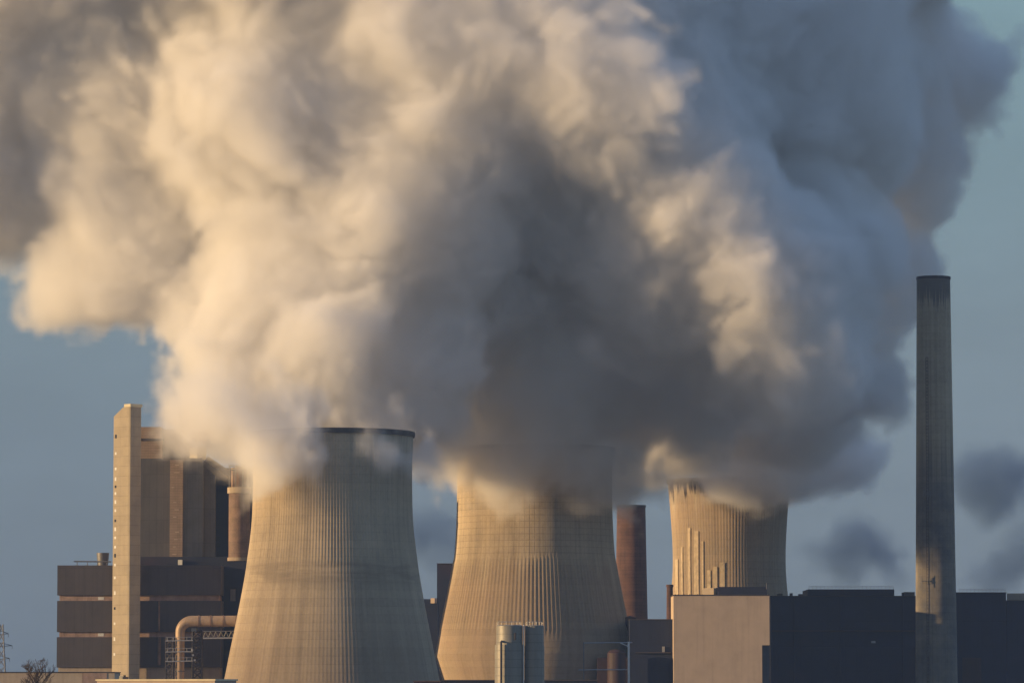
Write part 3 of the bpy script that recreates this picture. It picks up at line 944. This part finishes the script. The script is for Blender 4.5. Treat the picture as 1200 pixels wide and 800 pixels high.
# ------------------------------------------------------------------ dark halls (right)
NY = 1566.0
spec = (
    ("wide dark hall directly right of the tan building, behind the chimney", 903.5, 1076, 698.5, 50),
    ("dark hall at the right edge, right of the concrete chimney", 1120, 1179.5, 694.4, 45),
    ("lowest dark hall, cut by the right edge, under a small sunlit roof house", 1180, 1230, 703.8, 40),
)
halls = []
for lab, px0, px1, py, dep in spec:
    h = thing("turbine_hall", lab, "building", (xpx((px0 + px1) / 2, NY), NY, 0), "dark halls right of the tan building")
    mb = MB(); pbox(mb, px0, px1, py, 830, NY, dep, 0); mb.build("wall", M["shade_navy_clad"], h)
    mb = MB(); pbox(mb, px0 - 0.3, px1 + 0.1, py - 0.9, py - 0.05, NY - 0.35, dep + 0.6); mb.build("roof_edge", M["roof"], h)
    halls.append(h)
mb = MB(); pbox(mb, 947, 1048, 690, 697.4, NY + 6, 30); mb.build("roof_house", M["shade_navy_clad"], halls[0])
mb = MB(); pbox(mb, 1060, 1072, 693.2, 697.4, NY + 4, 12); mb.build("roof_vent", M["dark_clad"], halls[0])
for px0, px1, py in ((911, 917, 695.2), (926, 929, 694.6), (936, 941, 695.6)):
    mb = MB(); pbox(mb, px0, px1, py, 697.4, NY + 8, 4); mb.build("roof_vent", M["dark_clad"], halls[0])
for h_, px0, px1, py, yy in ((halls[0], 948, 1047, 689.9, NY + 6.3), (halls[1], 1124, 1178, 693.3, NY + 1)):
    mb = MB()
    n_ = int((px1 - px0) / 4.5)
    for q in range(n_ + 1):
        px = px0 + (px1 - px0) * q / n_
        mb.tube([P(px, py, yy), P(px, py - 3.4, yy)], 0.05, 4)
    for dz in (1.8, 3.4):
        mb.tube([P(px0, py - dz, yy), P(px1, py - dz, yy)], 0.045, 4)
    mb.build("railing", M["grey_metal"], h_)
for px in (931, 985, 1058):                              # downpipes and a cable tray on the shaded wall
    mb = MB(); mb.tube([P(px, 699.5, NY - 0.3), P(px, 830, NY - 0.3)], 0.15, 6); mb.build("downpipe", M["shade_navy_clad"], halls[0])
mb = MB(); pbox(mb, 905, 1074, 738, 739.4, NY - 0.75, 0.72); mb.build("cable_tray", M["red_clad"], halls[0])
mb = MB(); pbox(mb, 1128, 1150, 770, 800, NY - 0.25, 0.2); mb.build("gate", M["red_clad"], halls[1])
mb = MB(); pbox(mb, 1021, 1026, 750.5, 753, NY - 0.8, 0.75); mb.build("wall_light", M["galv"], halls[0])
mb = MB(); pbox(mb, 1076.2, 1119.8, 702, 830, NY + 8, 30, 0); mb.build("link_wall", M["red_clad"], halls[0])
mb = MB(); mb.obox((xpx(1196, NY + 12, 699), NY + 12, 0), 8.5, 7, zpx(703, NY), zpx(694.5, NY + 6), R(-20)); mb.build("roof_house", M["tan"], halls[2])


# ------------------------------------------------------------------ trees and pylon
def bare_tree(label, px, py_top, y, width_px, seed, upright=0.75):
    rng = random.Random(seed)
    x = xpx(px, y, 790)
    h = zpx(py_top, y)
    wid = width_px * MPP(y)
    t = thing("bare_tree", label, "tree", (x, y, 0), None)
    trunk, crown = MB(), MB()
    tp = [(x + 0.3 * math.sin(q), y, h * 0.8 * q / 6) for q in range(7)]
    trunk.tube(tp, [0.42 * (1 - 0.11 * q) for q in range(7)], 8)
    def grow(p, d, ln, r, lev):
        q = p + d * ln * 0.5 + Vector((rng.uniform(-1, 1), rng.uniform(-1, 1), 0)) * ln * 0.06
        e = p + d * ln
        if e.z > h:
            e.z = h - rng.uniform(0, 0.5)
        crown.tube([p, q, e], [r, r * 0.75, r * 0.45], 4 if lev < 2 else 3, caps=False)
        if lev >= 3:
            return
        for _ in range(5 if lev else 6):
            f = rng.uniform(0.25, 1.0)
            s = p + (e - p) * f
            nd = (d * 0.7 + Vector((rng.uniform(-1, 1), rng.uniform(-1, 1), rng.uniform(0.1, 1.1) * upright)) * 0.75).normalized()
            grow(s, nd, ln * rng.uniform(0.45, 0.65), r * 0.5, lev + 1)
    for q in range(26):
        z = h * (0.3 + 0.5 * q / 25)
        a = q * 2.4
        d = Vector((math.cos(a) * (1 - upright) * 1.6, math.sin(a) * (1 - upright) * 1.6, upright)).normalized()
        ln = min((h - z) * 0.95, wid * 0.5 / max(math.hypot(d.x, d.y), 0.1)) * rng.uniform(0.7, 1.0)
        grow(Vector((x, y, z)), d, ln, 0.16, 0)
    trunk.build("trunk", M["bark"], t)
    crown.build("crown", M["bark"], t)
    return t


bare_tree("bare upright tree standing before the long low pale hall", 42.5, 772.5, 1000, 25, 11, 0.72)
bare_tree("rounded bare tree top showing at the foot of the largest cooling tower", 474, 790, 1100, 22, 12, 0.5)
bare_tree("bare reddish tree top in the bottom left corner, before the pale hall", 6, 790.5, 1050, 17, 13, 0.5)

PYY = 2600.0
pyl = thing("power_pylon", "steel lattice power pylon at the left edge of the skyline", "pylon", (xpx(1.5, PYY), PYY, 0))
mb = MB()
xc = xpx(1.5, PYY, 760)
zt_ = zpx(731, PYY)
hw0, hw1 = 4.2, 0.9
lv = 12
for b in range(lv):
    za, zb = zt_ * b / lv, zt_ * (b + 1) / lv
    wa, wb = hw0 + (hw1 - hw0) * b / lv, hw0 + (hw1 - hw0) * (b + 1) / lv
    ca = [(xc - wa, PYY - wa), (xc + wa, PYY - wa), (xc + wa, PYY + wa), (xc - wa, PYY + wa)]
    cb = [(xc - wb, PYY - wb), (xc + wb, PYY - wb), (xc + wb, PYY + wb), (xc - wb, PYY + wb)]
    for i in range(4):
        j = (i + 1) % 4
        mb.tube([(*ca[i], za), (*cb[i], zb)], 0.24, 4)
        mb.tube([(*ca[i], za), (*cb[j], zb)], 0.14, 4)
        mb.tube([(*ca[j], za), (*cb[i], zb)], 0.14, 4)
mb.build("mast", M["grey_metal"], pyl)
for py, ln in ((742, 4.2), (756, 6.5), (771, 5.0)):
    z = zpx(py, PYY)
    mb = MB()
    for s in (-1, 1):
        mb.tube([(xc, PYY, z + 1.6), (xc + s * ln, PYY, z)], 0.2, 4)
        mb.tube([(xc, PYY, z - 0.4), (xc + s * ln, PYY, z)], 0.2, 4)
        mb.tube([(xc + s * ln, PYY, z), (xc + s * ln, PYY, z - 2.0)], 0.13, 4)
    mb.build("cross_arm", M["grey_metal"], pyl)


# ------------------------------------------------------------------ steam
def cloud_volume(name, blobs, res, material, box, disp, edge, warp_amp, soft=6.0, seed=(0, 0, 0), grow=0.0):
    """A volume object grown from overlapping puffs: distance to the puffs, roughened by
    several sizes of noise, becomes density on a voxel grid (geometry nodes)."""
    radii = sorted({r for _p, r in blobs})
    me = bpy.data.meshes.new(name)
    me.from_pydata([p for p, _r in blobs], [], [])
    at = me.attributes.new("puff", "FLOAT", "POINT")
    for i, (_p, r) in enumerate(blobs):
        at.data[i].value = r
    me.materials.append(material)
    ob = bpy.data.objects.new(name, me)
    COL.objects.link(ob)
    g = bpy.data.node_groups.new(name + "_growth", "GeometryNodeTree")
    g.interface.new_socket("Geometry", in_out="INPUT", socket_type="NodeSocketGeometry")
    g.interface.new_socket("Geometry", in_out="OUTPUT", socket_type="NodeSocketGeometry")
    n = NT(g)
    gi, go = n.add("NodeGroupInput"), n.add("NodeGroupOutput")
    pos = n.add("GeometryNodeInputPosition").outputs[0]
    psd = n.vmath("ADD", pos, tuple(seed))
    w = n.noise(psd, 1 / 70.0, 1.0, 0.5, out=1)
    w = n.vmath("SCALE", n.vmath("SUBTRACT", w, (0.5, 0.5, 0.5)), scale=warp_amp * 2)
    wp = n.vmath("ADD", pos, w)
    wps = n.vmath("ADD", psd, w)
    name_r = n.add("GeometryNodeInputNamedAttribute", data_type="FLOAT")
    name_r.inputs[0].default_value = "puff"
    d = None
    for r in radii:
        cmp_ = n.add("FunctionNodeCompare", data_type="FLOAT", operation="EQUAL")
        n.put(cmp_.inputs[0], name_r.outputs[0])
        cmp_.inputs[1].default_value = r
        cmp_.inputs["Epsilon"].default_value = 0.05
        sep = n.add("GeometryNodeSeparateGeometry", domain="POINT")
        g.links.new(gi.outputs[0], sep.inputs[0])
        g.links.new(cmp_.outputs[0], sep.inputs[1])
        prox = n.add("GeometryNodeProximity", target_element="POINTS")
        g.links.new(sep.outputs[0], prox.inputs[0])
        n.put(prox.inputs["Sample Position"], wp)
        dk = n.math("SUBTRACT", prox.outputs["Distance"], r + grow + max(0.0, 20.0 - r) * 0.35)
        d = dk if d is None else n.math("SMOOTH_MIN", d, dk, soft)
    base = ()
    for size, amp, billow in disp:
        if size < 20 and not base:
            base = (d,)
        v = n.noise(wps, 1.0 / size, 2.0 if size > 12 else 1.5, 0.5)
        if billow:                                      # round puffs with creases between them
            v = n.math("ABSOLUTE", n.math("SUBTRACT", v, 0.5))
            v = n.math("SUBTRACT", n.math("MULTIPLY", v, 4.0), 0.55)
            d = n.math("SUBTRACT", d, n.math("MULTIPLY", v, amp))
        else:
            d = n.math("ADD", d, n.math("MULTIPLY", n.math("SUBTRACT", v, 0.5), 2.0 * amp))
    base = base or (d,)
    e0, e1 = edge
    dens = n.remap(d, e0, -e1, 0.0, 1.0, smooth=True)
    inner = n.noise(wps, 1 / 26.0, 2.0, 0.55)
    dens = n.math("MULTIPLY", dens, n.remap(inner, 0.3, 0.7, 0.55, 1.3))
    dens = n.math("MULTIPLY", dens, n.remap(base[0], 3.0, 8.0, 1.0, 0.0, smooth=True))   # no stray scraps off the body
    vc = n.add("GeometryNodeVolumeCube")
    n.put(vc.inputs["Density"], dens)
    (x0, x1), (y0, y1), (z0, z1) = box
    vc.inputs["Min"].default_value = (x0, y0, z0)
    vc.inputs["Max"].default_value = (x1, y1, z1)
    vc.inputs["Resolution X"].default_value = int((x1 - x0) / res)
    vc.inputs["Resolution Y"].default_value = int((y1 - y0) / res)
    vc.inputs["Resolution Z"].default_value = int((z1 - z0) / res)
    sm = n.add("GeometryNodeSetMaterial")
    sm.inputs["Material"].default_value = material
    g.links.new(vc.outputs[0], sm.inputs[0])
    g.links.new(sm.outputs[0], go.inputs[0])
    md = ob.modifiers.new("growth", "NODES")
    md.node_group = g
    return ob


def volume_material(name, color, density, aniso):
    m = bpy.data.materials.new(name)
    m.use_nodes = True
    m.node_tree.nodes.clear()
    n = NT(m.node_tree)
    out = n.add("ShaderNodeOutputMaterial")
    pv = n.add("ShaderNodeVolumePrincipled")
    pv.inputs["Color"].default_value = (*color, 1)
    pv.inputs["Density"].default_value = density
    pv.inputs["Density Attribute"].default_value = "density"
    pv.inputs["Anisotropy"].default_value = aniso
    m.node_tree.links.new(pv.outputs[0], out.inputs["Volume"])
    m.cycles.volume_sampling = "MULTIPLE_IMPORTANCE"
    m.cycles.homogeneous_volume = False
    return m


CLASSES = (6.0, 9.0, 13.0, 18.0, 25.0, 34.0, 45.0, 60.0)


def puffs(spec):
    out = []
    for px, py, y, rp in spec:
        r = rp * MPP(y)
        r = min(CLASSES, key=lambda c: abs(math.log(c / r)))
        out.append((tuple(P(px, py, y)), r))
    return out


steam_mat = volume_material("steam", (0.948, 0.94, 0.93), 0.115, 0.0)
PLUME = [
    # left, sunlit mass
    (120, 110, 1480, 150), (300, 140, 1460, 170), (150, 260, 1475, 115), (75, 330, 1470, 60), (120, 345, 1470, 52),
    (170, 330, 1470, 70), (15, 240, 1480, 66), (-70, 150, 1490, 150), (-40, 40, 1480, 160), (330, 330, 1450, 135),
    (220, 350, 1455, 70), (280, 420, 1435, 84), (258, 490, 1440, 46), (240, 492, 1442, 26), (300, 495, 1438, 42),
    (345, 458, 1420, 66), (395, 430, 1420, 80), (420, 330, 1450, 115), (460, 220, 1460, 150), (480, 90, 1480, 180),
    (206, 468, 1410, 20), (440, 465, 1430, 64), (483, 505, 1425, 40), (500, 470, 1450, 66), (515, 515, 1480, 34),
    (415, 495, 1410, 28), (470, 400, 1460, 90), (455, 505, 1365, 26), (480, 522, 1375, 24),
    (440, 430, 1450, 80), (520, 440, 1470, 70), (530, 350, 1520, 110),
    (400, 440, 1510, 90), (330, 420, 1520, 90), (470, 470, 1510, 60), (400, 330, 1540, 120),  # unseen puffs added behind the left mass to shade the middle
    # recess in the middle
    (580, 400, 1508, 130), (600, 270, 1515, 150), (545, 430, 1490, 64), (580, 455, 1508, 60), (600, 110, 1470, 170), (580, 190, 1480, 120), (680, 130, 1470, 150),
    (640, 450, 1512, 90), (560, 480, 1518, 54), (685, 480, 1545, 64),
    (620, 525, 1525, 40), (655, 545, 1512, 32), (700, 530, 1550, 42), (548, 535, 1530, 26), (590, 510, 1530, 40),
    (505, 508, 1500, 42), (530, 500, 1508, 40), (625, 560, 1512, 20), (686, 560, 1510, 20),
    (560, 526, 1502, 32), (620, 526, 1500, 42), (665, 533, 1500, 42), (695, 538, 1512, 28), (640, 515, 1508, 42), (600, 530, 1508, 30),
    # low puffs before the nearest rim; hidden ones behind added to shade the middle
    (322, 510, 1372, 36), (352, 506, 1370, 34), (270, 478, 1370, 46), (246, 488, 1378, 28), (440, 480, 1480, 60), (360, 470, 1475, 60), (318, 520, 1376, 22), (497, 515, 1372, 36), (503, 526, 1378, 28), (390, 500, 1490, 50), (440, 500, 1495, 50), (340, 490, 1485, 50), 
    (508, 528, 1380, 22), (264, 505, 1440, 26), (290, 518, 1440, 26), 
    
    # hidden behind: keeps the sun off the small tower's steam
    (720, 505, 1635, 56), (680, 495, 1620, 62), (650, 500, 1655, 60), (600, 480, 1640, 70),
    (560, 380, 1476, 84), (620, 330, 1488, 92), (645, 430, 1490, 74), (560, 470, 1486, 52), (560, 150, 1452, 112), (645, 80, 1458, 120), (640, 230, 1462, 100), (690, 120, 1440, 120),  # visible puffs set forward in the middle to catch more light
    # right bulge
    (900, 395, 1456, 80), (955, 425, 1464, 58), (860, 340, 1454, 90), (910, 450, 1462, 50),
    (800, 270, 1470, 140), (900, 330, 1470, 120), (770, 360, 1480, 90), (860, 400, 1480, 90), (945, 400, 1500, 72),
    (960, 290, 1510, 105), (790, 450, 1530, 80), (700, 190, 1490, 150), (965, 440, 1520, 46), (1000, 440, 1540, 30),
    # steam of the small tower, in shade
    (860, 510, 1660, 74), (925, 515, 1670, 62), (965, 540, 1690, 34), (860, 552, 1690, 32), (905, 568, 1695, 34),
    (790, 502, 1620, 50), (742, 526, 1600, 26), (885, 450, 1620, 90), (985, 548, 1700, 14), (885, 552, 1664, 46), (916, 563, 1668, 30), (862, 556, 1664, 26), (940, 568, 1690, 30), (965, 560, 1690, 26),
     (790, 480, 1600, 70),
    (840, 470, 1600, 80), (935, 555, 1690, 34), (875, 560, 1670, 34), (835, 534, 1660, 30),
    # upper right, turning away from the sun
    (760, 90, 1500, 190), (900, 110, 1540, 180), (1010, 110, 1600, 140), (1075, 90, 1620, 110), (1135, 105, 1640, 62),
    (1115, 160, 1640, 66), (1150, 120, 1640, 62), (1168, 95, 1640, 46), (1040, 220, 1610, 88), (1015, 310, 1600, 70), (985, 390, 1600, 58), (960, 455, 1610, 44), (1060, 330, 1560, 20), (1075, 300, 1570, 24),
    (700, 430, 1560, 90), (900, 470, 1580, 90), (1000, 430, 1590, 60), (1085, 40, 1640, 60), (960, 500, 1640, 50),
    # above the frame
    (250, -130, 1470, 200), (650, -150, 1490, 220), (980, -110, 1580, 180), (60, -60, 1470, 150),
]
steam = cloud_volume("steam_plume", puffs(PLUME), 1.5, steam_mat, ((-235, 215), (1320, 1770), (70, 330)),
                     ((70, 14, False), (34, 8.0, True), (16, 6.0, True), (8, 3.0, True), (4, 1.2, True)), (0.5, 5.5), 18.0, soft=14.0, grow=4.0)
tag(steam, "huge cream and grey steam plume billowing from the cooling tower mouths", "steam", kind="stuff")

# small far steam clouds adrift behind the plant
drift_mat = volume_material("shaded_far_steam", (0.16, 0.26, 0.44), 0.06, 0.0)  # dark blue albedo puts the clouds' shaded side into their colour
DRIFT = [(965, 655, 2700, 34), (1000, 645, 2700, 44), (1035, 662, 2710, 36), (985, 675, 2700, 30), (1050, 690, 2700, 26),
         (495, 640, 2700, 30), (520, 632, 2700, 30), (545, 645, 2710, 30), (505, 665, 2700, 16),
         (1140, 560, 2720, 30), (1165, 575, 2700, 44), (1190, 560, 2700, 36), (1180, 670, 2700, 40), (1150, 680, 2700, 22), (1210, 650, 2700, 40)]
drift = cloud_volume("drifting_cloud", puffs(DRIFT), 4.0, drift_mat, ((-110, 370), (2600, 2830), (50, 200)),
                     ((60, 16, False), (26, 11.0, True), (12, 6.0, False)), (3.0, 9.0), 16.0, soft=8.0)
tag(drift, "small blue-grey clouds of old steam drifting low behind the plant", "cloud", kind="stuff")


# ------------------------------------------------------------------ air
hz_mat = bpy.data.materials.new("air")
hz_mat.use_nodes = True
hz_mat.node_tree.nodes.clear()
hn_ = NT(hz_mat.node_tree)
ho_, hp_ = hn_.add("ShaderNodeOutputMaterial"), hn_.add("ShaderNodeVolumePrincipled")
hp_.inputs["Color"].default_value = (0.35, 0.55, 1.0, 1)
hp_.inputs["Density"].default_value = 0.00005
hp_.inputs["Anisotropy"].default_value = 0.0
hz_mat.node_tree.links.new(hp_.outputs[0], ho_.inputs["Volume"])
hz_mat.cycles.homogeneous_volume = True
tag(MB().box(-1500, 1500, -100, 7000, -1.0, 420).build("haze", hz_mat), "thin blue winter haze filling the air", "haze", kind="stuff")
